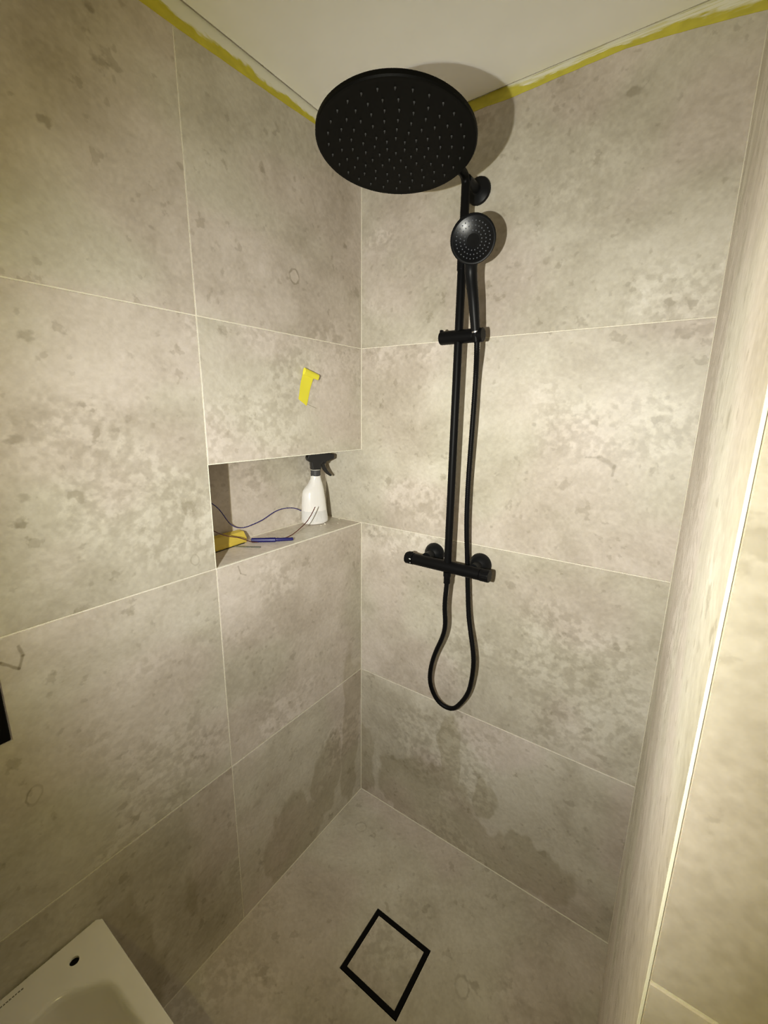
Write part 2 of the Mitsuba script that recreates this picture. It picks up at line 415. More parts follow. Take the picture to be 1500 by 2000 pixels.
floor_tile(rect(0.0, 0.975, -1.2, 0.0), [rect(DX0, DX1, DY0, DY1)])
floor_tile(rect(0.975, 1.92, -2.4, -DEPTH))
floor_tile(rect(0.0, 0.975, -2.4, -1.2))

# beads of sealant in the corners
def bead(path, r, name, lab):
    put(name, tube(path, r, 8), 'silicone', smooth=True, kind='structure', label=lab, cat='trim')


bead([(0.0002, -0.0002, z) for z in np.linspace(0, ZB, 4)], 0.0022, 'trim_2', 'pale sealant line up the lower corner between the walls')
bead([(0.0002, -0.0002, z) for z in np.linspace(ZN, Z_TOP, 4)], 0.0022, 'trim_3', 'pale sealant line up the upper corner between the walls')
bead([(0.0002, y, 0.0002) for y in np.linspace(0, -2.39, 4)], 0.0024, 'trim_4', 'pale sealant line along the left foot of the wall')
bead([(x, -0.0002, 0.0002) for x in np.linspace(0, W_BACK, 4)], 0.0024, 'trim_5', 'pale sealant line along the foot of the shower wall')
bead([(W_BACK - 0.0002, -0.0002, z) for z in np.linspace(0, Z_TOP, 4)], 0.0018, 'trim_6', 'pale sealant line where stub wall meets shower wall')

# ceiling board, ending just short of the tiles
put('ceiling', bx(0.0055, 1.92, Y_FAR, -0.0045, Z_TOP, Z_TOP + 0.0125), 'ceiling_paint', kind='structure', label='off-white painted ceiling', cat='ceiling')
put('ceiling_slab', bx(-0.02, 1.92, Y_FAR, 0.02, Z_TOP + 0.0600, Z_TOP + 0.12), 'flat_black', 'ceiling')

# fossil marks on the stone (each fixed to its tile)
def mark(key, a, b):
    return a + SHIFT[key][0], b + SHIFT[key][1]


lk = lambda i: 'wall_left__tile' + (f'_{i:03d}' if i else '')
bk = lambda i: 'wall_back__tile' + (f'_{i:03d}' if i else '')
for key, a, b, ra, rb, an, s, fl_ in ((lk(9), -0.296, 1.9236, 0.017, 0.018, 0.0, 0.30, 0.10), (lk(4), -1.0271, 0.8363, 0.012, 0.019, -0.3, 0.28, 0.0),
                                     ('floor__tile', 0.1088, -0.1403, 0.020, 0.019, 0.4, 0.16, 0.04), ('floor__tile', 0.634, -0.352, 0.018, 0.026, 0.5, 0.20, 0.0),
                                     (bk(2), 0.415, 1.59, 0.020, 0.021, 0.0, 0.10, 0.0), (lk(7), -0.655, 1.212, 0.010, 0.014, 0.2, 0.16, 0.0)):
    MARK_RINGS.append((*mark(key, a, b), ra, rb, an, s, fl_))
for key, a0, b0, a1, b1, w, s in ((lk(4), -1.060, 1.127, -1.036, 1.1265, 0.0028, 0.3), (lk(4), -1.036, 1.1265, -1.0127, 1.1035, 0.0036, 0.38), (lk(4), -1.0127, 1.1035, -1.0035, 1.126, 0.0034, 0.36),
                                  (lk(4), -1.0035, 1.126, -1.0075, 1.146, 0.0040, 0.34), (lk(3), -0.535, 1.160, -0.529, 1.138, 0.0032, 0.28), (lk(3), -0.529, 1.138, -0.512, 1.128, 0.0028, 0.24),
                                  (bk(2), 0.731, 1.461, 0.762, 1.463, 0.0035, 0.20), (bk(2), 0.762, 1.463, 0.798, 1.443, 0.0085, 0.26), (bk(2), 0.798, 1.443, 0.796, 1.420, 0.0045, 0.24),
                                  (lk(6), -0.262, 1.588, -0.222, 1.576, 0.0014, 0.35)):
    MARK_LINES.append((*mark(key, a0, b0), *mark(key, a1, b1), w, s))
for key, a, b, r, s in ((lk(10), -0.754, 2.235, 0.014, 0.35), (lk(10), -0.748, 2.159, 0.018, 0.32), (lk(10), -0.850, 2.029, 0.015, 0.30), (lk(7), -0.920, 1.687, 0.016, 0.26), (lk(7), -0.963, 1.513, 0.015, 0.22),
                        (lk(7), -0.970, 1.364, 0.013, 0.25), (lk(7), -0.962, 1.412, 0.014, 0.18), (lk(9), -0.079, 2.060, 0.012, 0.30), (bk(3), 0.742, 2.244, 0.020, 0.24), (bk(2), 0.900, 1.748, 0.022, 0.22),
                        (bk(2), 0.940, 1.752, 0.030, 0.20), (bk(3), 0.512, 1.945, 0.013, 0.16), (bk(3), 0.59, 1.94, 0.014, 0.14), ('floor__tile', 0.665, -0.33, 0.020, 0.22), ('floor__tile', 0.40, -0.27, 0.06, 0.10),
                        ('floor__tile', 0.80, -0.30, 0.04, 0.10)):
    MARK_SPOTS.append((*mark(key, a, b), r, s))

# ------------------------------------------------------------------ masking tape under the ceiling
def wall_tape(name, lo, top, mapping, material, lab):
    """A strip from the ceiling line down to the wavy edge lo (along, height)."""
    lo = np.array(lo)
    a = np.linspace(lo[0, 0], lo[-1, 0], 90)
    b = np.interp(a, *(lo[np.argsort(lo[:, 0])].T)) + 0.0022 * (meshkit.fbm(np.stack([a * 30, a * 0, a * 0], 1), 3, 4) - 0.5)
    v, uv = [], []
    for t, d in ((1, -0.0005), (1, 0.0), (0, 0.0), (0, -0.0005)):
        for x, y in zip(a, b):
            v.append(mapping(x, y if t else top, d - 0.0002 if d else -0.0001)); uv.append((x, 1.0 if t else 0.0))
    n, f = len(a), []
    for L in range(4):
        M = (L + 1) % 4
        for j in range(n - 1):
            f += [[L * n + j, L * n + j + 1, M * n + j + 1], [L * n + j, M * n + j + 1, M * n + j]]
    f += [[0, n, 2 * n], [0, 2 * n, 3 * n], [n - 1, 2 * n - 1, 3 * n - 1], [n - 1, 3 * n - 1, 4 * n - 1]]
    put(name, trimesh.Trimesh(np.array(v), np.array(f), process=False), material, uv=np.array(uv), label=lab, cat='tape')


wall_tape('masking_tape', [(-0.0005, 2.322), (-0.20, 2.319), (-0.30, 2.313), (-0.53, 2.3035), (-0.70, 2.299), (-1.2, 2.300), (-2.0, 2.30)][::-1], Z_TOP + 0.001, left_map, 'tape_left',
          'paint-smeared yellow masking tape strip along the top of the left wall')
wall_tape('masking_tape', [(0.001, 2.322), (0.20, 2.323), (0.388, 2.3262), (0.468, 2.3235), (0.64, 2.3275), (0.72, 2.329), (0.85, 2.314), (W_BACK - 0.002, 2.299)], Z_TOP + 0.001, back_map, 'tape_back',
          'yellow masking tape strip above the shower wall, partly painted white')

# loose bit of tape stuck on the left wall, its upper end curled over
def sheet(pts, faces, th, name, parent):
    pts = np.array(pts, float)
    v = np.vstack([pts, pts - [th, 0, 0]])
    n = len(pts)
    f = [list(t) for t in faces] + [[n + t[2], n + t[1], n + t[0]] for t in faces]
    edges = {}
    for t in faces:
        for k in range(3):
            edges[(t[k], t[(k + 1) % 3])] = 1
    for (i, j) in edges:
        if (j, i) not in edges:
            f += [[j, i, n + i], [j, n + i, n + j]]
    m = trimesh.Trimesh(v, np.array(f), process=False)
    if m.volume < 0:
        m.invert()
    put(name, m, 'yellow_tape', parent)


strip = []
for t in np.linspace(0, 1, 9):
    l0, l1 = np.array([-0.2957, 1.601]), np.array([-0.2775, 1.6800])
    r0, r1 = np.array([-0.2648, 1.5824]), np.array([-0.2350, 1.6720])
    a, b = l0 + (l1 - l0) * t, r0 + (r1 - r0) * t
    h = 0.0008 + 0.0006 * math.sin(9 * t) + 0.005 * t ** 4
    strip += [(h, *a), (h + 0.0006, *((a + b) / 2)), (h + 0.0009 + 0.001 * t, *b)]
fs = []
for k in range(8):
    for c in (0, 1):
        i = 3 * k + c
        fs += [(i, i + 1, i + 4), (i, i + 4, i + 3)]
sheet(strip, fs, 0.0003, 'strip', 'masking_tape_scrap')
# the curled end: a little roll lying across the top of the strip
ax0, ax1 = np.array([0.0075, -0.2765, 1.6790]), np.array([0.0105, -0.2225, 1.6655])
rings = []
for t in np.linspace(0, 1, 8):
    c = ax0 + (ax1 - ax0) * t
    r = 0.0105 - 0.0022 * t
    th_ = np.linspace(0, 2 * np.pi, 20, endpoint=False)
    w = (ax1 - ax0) / np.linalg.norm(ax1 - ax0)
    p_ = np.cross(w, [1, 0, 0]); p_ /= np.linalg.norm(p_)
    rings.append(c + np.outer(np.cos(th_) * 0.55 * r * (1 + 0.12 * np.cos(3 * th_ + 2 * t)), [1, 0, 0]) + np.outer(np.sin(th_) * r, p_))
put('curl', loft(rings), 'yellow_tape', 'masking_tape_scrap', smooth=50)
tag('masking_tape_scrap', 'small curled scrap of yellow tape stuck on the left wall above the niche', 'tape')

# ------------------------------------------------------------------ shower column
col = 'shower_column'
PX, PY, PZ = 0.392, -0.076, 1.111
R_P = 0.0112
HEAD_C = np.array([0.392, -0.3927, 2.0748])
hn = np.array([0.0333, -0.1108, -1.0]); hn /= np.linalg.norm(hn)
HR, HT = 0.1562, 0.0131
put('riser_pipe', tube([(PX, PY, z) for z in np.linspace(PZ + 0.005, 2.128, 6)], R_P, 28), 'matt_black', col, smooth=40)
arm = [(PX, PY, 2.118), (PX, PY, 2.127), (PX, PY - 0.003, 2.135), (PX, PY - 0.009, 2.142), (PX, PY - 0.018, 2.1455)] + [(PX, y, 2.146) for y in np.linspace(PY - 0.03, HEAD_C[1] + 0.045, 6)] + \
      [(PX, HEAD_C[1] + 0.02, 2.1445), (PX, HEAD_C[1] + 0.006, 2.138), (PX, HEAD_C[1] + 0.001, 2.128), (PX, HEAD_C[1], 2.118), (PX, HEAD_C[1] + 0.001, 2.108)]
put('shower_arm', tube(arm, R_P * 0.98, 24), 'matt_black', col, smooth=40)
put('collar', lathe([(0.0, -0.014), (0.0122, -0.014), (0.0130, -0.013), (0.0130, 0.013), (0.0122, 0.014), (0, 0.014)], (PX, PY, 1.945), (0, 0, 1), 32), 'matt_black', col, smooth=40)
# wall fixing at the top
put('wall_flange', lathe([(0.0, -0.0005), (0.033, -0.0005), (0.0335, 0.004), (0.032, 0.008), (0.024, 0.012), (0.014, 0.0145), (0.0115, 0.018), (0.0115, 0.075), (0, 0.075)], (0.394, 0.0, 2.139), (0, -1, 0), 48), 'satin_black', col, smooth=35)
# rain head: slim disc with a rolled rim
up = -hn
head = put('shower_head', lathe([(0.0, 0.0012), (HR - 0.012, 0.0012), (HR - 0.0070, 0.0), (HR - 0.0022, 0.0004), (HR, 0.0028), (HR, HT - 0.003), (HR - 0.003, HT), (HR - 0.02, HT + 0.001), (0.05, HT + 0.004), (0.022, HT + 0.008), (0.016, HT + 0.018), (0.0, HT + 0.018)],
                                HEAD_C, up, 128), 'black_face', col, smooth=40)
put('ball_joint', trimesh.creation.icosphere(3, 0.0165).apply_translation(HEAD_C + up * 0.034), 'matt_black', col, smooth=True)
ha = np.cross(hn, [0, 1, 0]); ha /= np.linalg.norm(ha); hb = np.cross(hn, ha)
nz = []
nub = trimesh.creation.cone(0.0022, 0.0062, sections=8)
for q, (rr, cnt) in enumerate(((0.132, 28), (0.109, 25), (0.087, 21), (0.064, 16), (0.042, 11), (0.020, 6))):
    for k in range(cnt):
        th_ = 2 * np.pi * (k + 0.37 * q) / cnt + 0.1
        c = HEAD_C + rr * (math.cos(th_) * ha + math.sin(th_) * hb) + hn * -0.0016
        M = np.eye(4); M[:3, 0], M[:3, 1], M[:3, 2], M[:3, 3] = ha, np.cross(hn, ha), hn, c
        nz.append(nub.copy().apply_transform(M))
put('nozzles', cat_m(nz), 'rubber_grey', head, smooth=50, kind='stuff', label='rings of small grey rubber nozzles')
# bar valve with its two wall unions
put('valve_body', lathe([(0.0, 0.0), (0.0170, 0.0), (0.0180, 0.001), (0.0180, 0.224), (0.0170, 0.225), (0, 0.225)], (PX - 0.1185, PY, PZ), (1, 0, 0), 48), 'matt_black', col, smooth=35)
for x, zf in ((0.3085, 1.1185), (0.4685, 1.1155)):
    put('wall_union', lathe([(0.0, -0.0005), (0.0335, -0.0005), (0.0345, 0.003), (0.034, 0.008), (0.031, 0.016), (0.025, 0.024), (0.0165, 0.030), (0.0155, 0.034), (0.0155, 0.060), (0, 0.060)], (x, 0.0, zf), (0, -1, 0), 48), 'satin_black', col, smooth=35)


def knob(x, s, rad, name):
    """A grooved hand wheel on the valve's end; s = -1 at the left end."""
    n = 72
    rings = []
    t = np.linspace(0, 2 * np.pi, n, endpoint=False)
    flute = 1 - 0.045 * (np.cos(12 * t) > 0.55)
    for h, k, fl_ in ((0.0, 0.93, 0), (0.001, 1.0, 0), (0.006, 1.0, 0), (0.0065, 1.0, 1), (0.024, 1.0, 1), (0.0250, 0.99, 0), (0.027, 0.93, 0), (0.0272, 0.05, 0)):
        r = rad * k * (flute if fl_ else 1)
        rings.append(np.stack([np.full(n, x + s * h), PY + r * np.cos(t), PZ + r * np.sin(t)], 1))
    return put(name, loft(rings), 'matt_black', col, smooth=30)


kl = knob(PX - 0.1195, -1, 0.0188, 'temperature_knob')
kr = knob(PX + 0.1075, 1, 0.0188, 'flow_knob')
put('stop_button', bx(PX - 0.139, PX - 0.125, PY - 0.005, PY + 0.005, PZ + 0.0170, PZ + 0.0215, 0.001), 'matt_black', kl)
# white printed figures on the knob: a short bar and a dot
for th_, ww in ((math.radians(12), 0.0062), (math.radians(-28), 0.0026)):
    c = np.array([PX - 0.1235, PY - math.cos(th_) * 0.0189, PZ + math.sin(th_) * 0.0189])
    m = bx(-ww / 2, ww / 2, -0.0003, 0.0003, -0.0013, 0.0013)
    m.apply_transform(trimesh.transformations.rotation_matrix(-th_, [1, 0, 0])); m.apply_translation(c)
    put('mark', m, 'white_print', kl, label='small white mark')
put('hose_outlet', lathe([(0, 0), (0.0115, 0), (0.0115, -0.014), (0.0098, -0.015), (0.0098, -0.020), (0, -0.020)], (PX, PY, PZ - 0.0165), (0, 0, 1), 24), 'matt_black', col, smooth=35)
# sliding holder across the riser
HZ = 1.768
put('slide_holder', lathe([(0.0, 0.0), (0.0165, 0.0), (0.0178, 0.0015), (0.0178, 0.0965), (0.0172, 0.098), (0.0172, 0.0985), (0.0178, 0.0995), (0.0178, 0.1225), (0.0165, 0.124), (0, 0.124)], (0.3385, PY, HZ), (1, 0, 0), 40), 'matt_black', col, smooth=35)
put('clamp_lever', bx(0.3365, 0.3440, PY - 0.006, PY + 0.006, HZ + 0.014, HZ + 0.0215, 0.0015), 'matt_black', col)
tag(col, 'matt black shower column with round rain head and bar valve on the back wall', 'shower')

# ------------------------------------------------------------------ hand shower in the holder
hs = 'hand_shower'
dock = np.array([0.4475, PY - 0.006, HZ - 0.018])
hc = np.array([0.4545, -0.152, 1.9690])                  # centre of the spray face
fdir = np.array([0.39, -0.78, -0.49]); fdir /= np.linalg.norm(fdir)
dn = np.array([0, 0, -1.0]) + fdir * fdir[2]; dn /= np.linalg.norm(dn)
neck = hc - fdir * 0.0225 + dn * 0.066
hpath = spline([dock, dock + (neck - dock) * 0.33, dock + (neck - dock) * 0.68, neck, hc - fdir * 0.0215 + dn * 0.040, hc - fdir * 0.0200 + dn * 0.012], 44)
s_ = np.linspace(0, 1, 44)
rad = np.interp(s_, [0, 0.06, 0.12, 0.5, 0.70, 0.84, 1.0], [0.0098, 0.0105, 0.0118, 0.0138, 0.0155, 0.0165, 0.012])
put('handle', tube(hpath[5:], rad[5:], 24), 'satin_black', hs, smooth=45)
put('joint_ring', tube([hpath[4] * 0.7 + hpath[5] * 0.3, hpath[5]], [0.0112, 0.0112], 24), 'chrome_ring', hs, smooth=40, label='thin chrome ring')
put('hose_cone', tube(hpath[:5], [0.0090, 0.0096, 0.0100, 0.0102, 0.0104], 24), 'matt_black', hs, smooth=40)
FR = 0.0535
sh = put('spray_head', lathe([(0.0, -0.030), (0.018, -0.0295), (0.036, -0.024), (0.048, -0.014), (FR, -0.005), (FR, -0.001), (FR - 0.002, 0.0008), (FR - 0.005, -0.0002), (0.0, -0.0010)], hc, fdir, 72), 'satin_black', hs, smooth=40)
fa = np.cross(fdir, [0, 0, 1]); fa /= np.linalg.norm(fa); fb = np.cross(fa, fdir)
dome = lambda r: 0.0062 * (1 - (r / 0.0485) ** 2)
put('spray_plate', lathe([(0.0, dome(0))] + [(r, dome(r)) for r in np.linspace(0.004, 0.0480, 14)] + [(0.0480, -0.002), (0, -0.004)], hc, fdir, 64), 'dome_black', sh, smooth=40)
put('centre_cap', lathe([(0.0, dome(0) + 0.0006), (0.0140, dome(0.014) + 0.0006), (0.0146, dome(0.0146) - 0.001), (0, dome(0.0146) - 0.001)], hc, fdir, 40), 'flat_black', sh, smooth=35)
nz = []
dot = trimesh.creation.icosphere(1, 0.0016)
for q, (rr, cnt, hh) in enumerate(((0.0205, 17, dome(0.0205)), (0.0300, 24, dome(0.030)), (0.0395, 30, dome(0.0395)))):
    for k in range(cnt):
        th_ = 2 * np.pi * (k + 0.5 * q) / cnt
        nz.append(dot.copy().apply_translation(hc + rr * (math.cos(th_) * fa + math.sin(th_) * fb) + fdir * hh))
put('nozzles', cat_m(nz), 'nozzle_grey', sh, smooth=True, kind='stuff', label='three rings of small grey nozzles')
tag(hs, 'small black hand shower standing in the sliding holder on the riser', 'hand shower')

# ------------------------------------------------------------------ hose
HOSE = [tuple(dock + np.array([0, 0.002, 0.004])), (0.4465, -0.0740, 1.7250), (0.4395, -0.0560, 1.6863), (0.4363, -0.0500, 1.5773), (0.4333, -0.0480, 1.4634), (0.4306, -0.0450, 1.3438), (0.4326, -0.0400, 1.2185), (0.4365, -0.0340, 1.1374),
        (0.4416, -0.0330, 1.0662), (0.4487, -0.0350, 0.9949), (0.4569, -0.0400, 0.9439), (0.4752, -0.0500, 0.8755), (0.4864, -0.0550, 0.8199), (0.4839, -0.0500, 0.7588), (0.4697, -0.0400, 0.6881),
        (0.4369, -0.0300, 0.6218), (0.4060, -0.0270, 0.5910), (0.3741, -0.0300, 0.5938), (0.3441, -0.0360, 0.6265), (0.3310, -0.0420, 0.6742), (0.3341, -0.0480, 0.7198), (0.3437, -0.0520, 0.7658),
        (0.3628, -0.0580, 0.8207), (0.3845, -0.0650, 0.8805), (0.3908, -0.0700, 0.9221), (0.3890, -0.0735, 0.9649), (0.3895, -0.0755, 1.0073), (PX, PY, 1.0500), (PX, PY, PZ - 0.030)]
hp = spline(HOSE, 900)
hr = 0.0073 * (1 + 0.045 * np.cos(np.arange(900) * np.pi / 1.5))
put('sleeve', tube(hp, hr, 14), 'matt_black', 'shower_hose', smooth=60)
put('nut', tube(hp[-13:-4], 0.0100, 12), 'matt_black', 'shower_hose', smooth=40)
tag('shower_hose', 'black ribbed shower hose hanging in a loop below the bar valve', 'hose')

# ------------------------------------------------------------------ floor drain
dr_ = 'floor_drain'
fw_ = 0.0135
outer, inner = sbox(DX0 + 0.0006, DY0 + 0.0006, DX1 - 0.0006, DY1 - 0.0006), sbox(DX0 + fw_, DY0 + fw_, DX1 - fw_, DY1 - fw_)
fr = trimesh.creation.extrude_polygon(outer.difference(inner), 0.0135, engine='earcut'); fr.apply_translation([0, 0, -0.0125])
put('frame', fr, 'flat_black', dr_, label='black square frame')
tile_no[0] += 1
ins = bx(DX0 + fw_ + 0.0008, DX1 - fw_ - 0.0008, DY0 + fw_ + 0.0008, DY1 - fw_ - 0.0008, -0.0085, 0.0004, 0.0006)
put('tile_insert', ins, 'tile_stone', dr_, uv=np.array(ins.vertices[:, :2]) + [5.3, 9.1], label='square of floor tile set in the frame')
tag(dr_, 'square black framed tile-in floor drain', 'drain')

# ------------------------------------------------------------------ toilet and flush plate
TY, TWD, TZ, TL = -1.1393, 0.180, 0.4528, 0.54
def outline(half, x0, x1, rb, rf, n=160):
    """A plan outline around (0.26, TY): square at the wall end with corner radius rb, rounder (rf) at the front."""
    core = sbox(x0, -half, x1, half)
    backp = core.buffer(-rb).buffer(rb, quad_segs=12)
    frontp = core.buffer(-rf).buffer(rf, quad_segs=24)
    g = unary_union([backp.intersection(sbox(-1, -1, 0.28, 1)), frontp.intersection(sbox(0.28, -1, 2, 1))]).buffer(0)
    t = np.linspace(0, 2 * np.pi, n, endpoint=False)
    ring = g.exterior
    out = []
    from shapely.geometry import LineString
    for k in t:
        p = LineString([(0.26, 0), (0.26 + 2 * math.cos(k), 2 * math.sin(k))]).intersection(g)
        out.append(list(p.coords)[-1])
    return np.array(out)


def at_z(o, z):
    return np.column_stack([o[:, 0], o[:, 1] + TY, np.full(len(o), z)])


half_ = [(0.0815, 0.0), (0.0815, 0.060), (0.0885, 0.082), (0.1010, 0.1010), (0.1240, 0.1300), (0.1430, 0.1435), (0.1700, 0.1475), (0.2700, 0.1500), (0.3600, 0.1410), (0.4300, 0.1080), (0.4680, 0.0550), (0.4760, 0.0)]
bowl_plan = Polygon(half_ + [(x, -y) for x, y in half_[-2:0:-1]]).buffer(-0.012).buffer(0.012, quad_segs=8)


def opening(k):
    """The bowl's opening (flat at the wall end, round at the front), shrunk by k metres."""
    from shapely.geometry import LineString
    g = bowl_plan.buffer(-k - 0.006, quad_segs=8)
    return np.array([list(LineString([(0.26, 0), (0.26 + 2 * math.cos(t), 2 * math.sin(t))]).intersection(g).coords)[-1] for t in np.linspace(0, 2 * np.pi, 160, endpoint=False)])


rings = [at_z(outline(0.130, 0.004, 0.42, 0.010, 0.12), 0.10), at_z(outline(0.150, 0.004, 0.46, 0.010, 0.13), 0.16), at_z(outline(0.172, 0.004, 0.52, 0.008, 0.14), 0.30), at_z(outline(0.178, 0.004, 0.535, 0.006, 0.14), 0.40),
         at_z(outline(TWD, 0.004, TL, 0.003, 0.14), TZ - 0.004), at_z(outline(TWD - 0.0012, 0.0052, TL - 0.0012, 0.003, 0.14), TZ - 0.0010), at_z(outline(TWD - 0.004, 0.008, TL - 0.004, 0.004, 0.138), TZ),
         at_z(opening(-0.006), TZ), at_z(opening(-0.001), TZ - 0.0012), at_z(opening(0.004), TZ - 0.005), at_z(opening(0.008), TZ - 0.013), at_z(opening(0.011), TZ - 0.040), at_z(opening(0.020), TZ - 0.085), at_z(opening(0.045), TZ - 0.14),
         at_z(opening(0.085), TZ - 0.19), at_z(opening(0.12), TZ - 0.215)]
pan = to_manifold(loft(rings))
for hy in (TY + 0.111, TY - 0.111):
    c = trimesh.creation.cylinder(0.0088, 0.12, sections=32); c.apply_translation([0.0510, hy, TZ])
    pan = pan - to_manifold(c)
pm = pan.to_mesh()
put('pan', trimesh.Trimesh(pm.vert_properties[:, :3], pm.tri_verts, process=False), 'ceramic', 'toilet', smooth=35)
hole_ = [lathe([(0, 0), (0.0086, 0), (0.0086, 0.001), (0, 0.001)], (0.0510, hy, TZ - 0.006), (0, 0, 1), 24) for hy in (TY + 0.111, TY - 0.111)]
for h_ in hole_:
    put('hinge_hole', h_, 'flat_black', 'toilet', label='dark hole for the missing seat hinge')
rng = np.random.default_rng(4)
lg, y_ = [], TY + 0.0350
for k in range(8):
    w_ = 0.0022 + 0.0016 * rng.random()
    lg.append(bx(0.0180, 0.0205 + 0.0006 * rng.random(), y_ - w_, y_, TZ - 0.0001, TZ + 0.00025))
    y_ -= w_ + 0.0012
put('maker_mark', cat_m(lg), 'logo_grey', 'toilet', label='row of tiny grey letters, too small to read')
tag('toilet', 'white ceramic wall-hung toilet without a seat, at the lower left', 'toilet')

put('plate', bx(0.0, 0.011, -1.290, -1.0445, 0.979, 1.143, 0.0015), 'flat_black', 'flush_plate')
put('button', bx(0.0105, 0.0130, -1.175, -1.060, 0.995, 1.128, 0.0010), 'flat_black', 'flush_plate')
put('button', bx(0.0105, 0.0130, -1.275, -1.179, 0.995, 1.128, 0.0010), 'flat_black', 'flush_plate')
tag('flush_plate', 'black flush plate on the left wall at the left edge', 'flush plate')

# ------------------------------------------------------------------ things in the niche
SB = 'spray_bottle'
BC = np.array([-0.126, -0.110]); SZ = ZB + 0.0006
ev = np.array([0.42, 0.907]); ew = np.array([-ev[1], ev[0]])
lev = [(0.0, -0.036, 0.036, 0.026), (0.003, -0.042, 0.041, 0.030), (0.010, -0.0475, 0.0470, 0.033), (0.045, -0.0470, 0.0430, 0.033), (0.085, -0.0455, 0.0385, 0.032), (0.112, -0.0430, 0.0350, 0.029), (0.121, -0.0400, 0.0338, 0.027),
       (0.130, -0.0340, 0.0325, 0.024), (0.140, -0.0240, 0.0300, 0.021), (0.151, -0.0175, 0.0270, 0.019), (0.163, -0.0120, 0.0240, 0.0165), (0.174, -0.0105, 0.0225, 0.0155)]
from scipy.interpolate import PchipInterpolator
zs = np.array([l[0] for l in lev])
fL, fR_, fT = (PchipInterpolator(zs, [l[k] for l in lev]) for k in (1, 2, 3))
def bottle_ring(z, grow=0.0):
    t = np.linspace(0, 2 * np.pi, 40, endpoint=False)
    l, r, w = float(fL(z)) - grow, float(fR_(z)) + grow, float(fT(z)) + grow
    c = (l + r) / 2; h = (r - l) / 2
    u = c + h * np.sign(np.cos(t)) * np.abs(np.cos(t)) ** 0.85; v = w * np.sign(np.sin(t)) * np.abs(np.sin(t)) ** 0.85
    xy = BC + np.outer(u, ev) + np.outer(v, ew)
    return np.column_stack([xy, np.full(40, SZ + z)])


zz = np.concatenate([[0, 0.003, 0.006, 0.01], np.linspace(0.02, 0.174, 36)])
LIQ = 0.050
put('bottle', loft([bottle_ring(z) for z in zz]), 'bottle_plastic', SB, smooth=40)
put('liquid', loft([bottle_ring(z, 0.0004) for z in np.linspace(0.008, LIQ, 14)]), 'bottle_liquid', SB, smooth=40, label='greyer band where the liquid shows through')
nc = BC + ev * 0.006
put('collar', lathe([(0, 0), (0.0168, 0), (0.0172, 0.002), (0.0172, 0.019), (0.016, 0.0205), (0, 0.0205)], (*nc, SZ + 0.172), (0, 0, 1), 36), 'grey_plastic', SB, smooth=35)
put('seal_ring', lathe([(0, 0), (0.0160, 0), (0.0160, 0.0016), (0, 0.0016)], (*nc, SZ + 0.1925), (0, 0, 1), 32), 'white_print', SB, smooth=35)
hd = Polygon([(-0.016, 0.0), (0.017, 0.0), (0.018, 0.018), (0.026, 0.026), (0.034, 0.020), (0.040, 0.030), (0.052, 0.034), (0.068, 0.040), (0.069, 0.056), (0.050, 0.062), (-0.010, 0.064), (-0.029, 0.058), (-0.033, 0.046), (-0.030, 0.036), (-0.018, 0.028)]).buffer(-0.003).buffer(0.003, quad_segs=4)
def plate_in(poly, half, inset=0.004):
    """An outline in the bottle's upright plane given thickness, with rounded faces."""
    ms = []
    cs = [(-half, inset), (-half + inset * 0.35, inset * 0.4), (-half + inset, 0.0), (half - inset, 0.0), (half - inset * 0.35, inset * 0.4), (half, inset)]
    rgs = []
    base = np.array(poly.exterior.segmentize(0.003).coords)[:-1]
    cen = np.array(poly.representative_point().coords[0])
    nxt = np.roll(base, -1, 0) - np.roll(base, 1, 0)
    nn = np.stack([nxt[:, 1], -nxt[:, 0]], 1); nn /= np.linalg.norm(nn, axis=1, keepdims=True) + 1e-9
    if Polygon(base).exterior.is_ccw is False:
        nn = -nn
    for w, i_ in cs:
        q = base - nn * i_
        rgs.append((w, q))
    v = np.vstack([np.column_stack([nc + np.outer(q[:, 0], ev) + w * ew, SZ + 0.194 + q[:, 1]]) for w, q in rgs])
    n = len(base); f = []
    for L in range(len(rgs) - 1):
        for j in range(n):
            jj = (j + 1) % n
            f += [[L * n + j, L * n + jj, (L + 1) * n + jj], [L * n + j, (L + 1) * n + jj, (L + 1) * n + j]]
    tv, tf = trimesh.creation.triangulate_polygon(Polygon(base), engine='earcut')
    idx = np.array([np.argmin(((base - a) ** 2).sum(1)) for a in tv]); tf = idx[tf]
    f += tf[:, ::-1].tolist() + (tf + n * (len(rgs) - 1)).tolist()
    m = trimesh.Trimesh(v, np.array(f), process=False)
    if m.volume < 0:
        m.invert()
    return m


hd = Polygon(np.array(hd.exterior.coords) * [1, 0.92])
put('trigger_head', plate_in(hd, 0.0125, 0.003), 'black_plastic', SB, smooth=40)
trg = Polygon([(0.020, 0.020), (0.030, 0.022), (0.036, 0.006), (0.046, -0.010), (0.0585, -0.023), (0.0555, -0.026), (0.042, -0.017), (0.030, -0.004)]).buffer(0.0008)
put('trigger', plate_in(trg, 0.0075, 0.0012), 'black_plastic', SB, smooth=40)
tag(SB, 'white plastic spray bottle with black trigger head standing in the niche', 'bottle')

# electrical wires coming out of the niche's side
def at_niche(x, pts):
    return [(x, y, z) for y, z in pts]


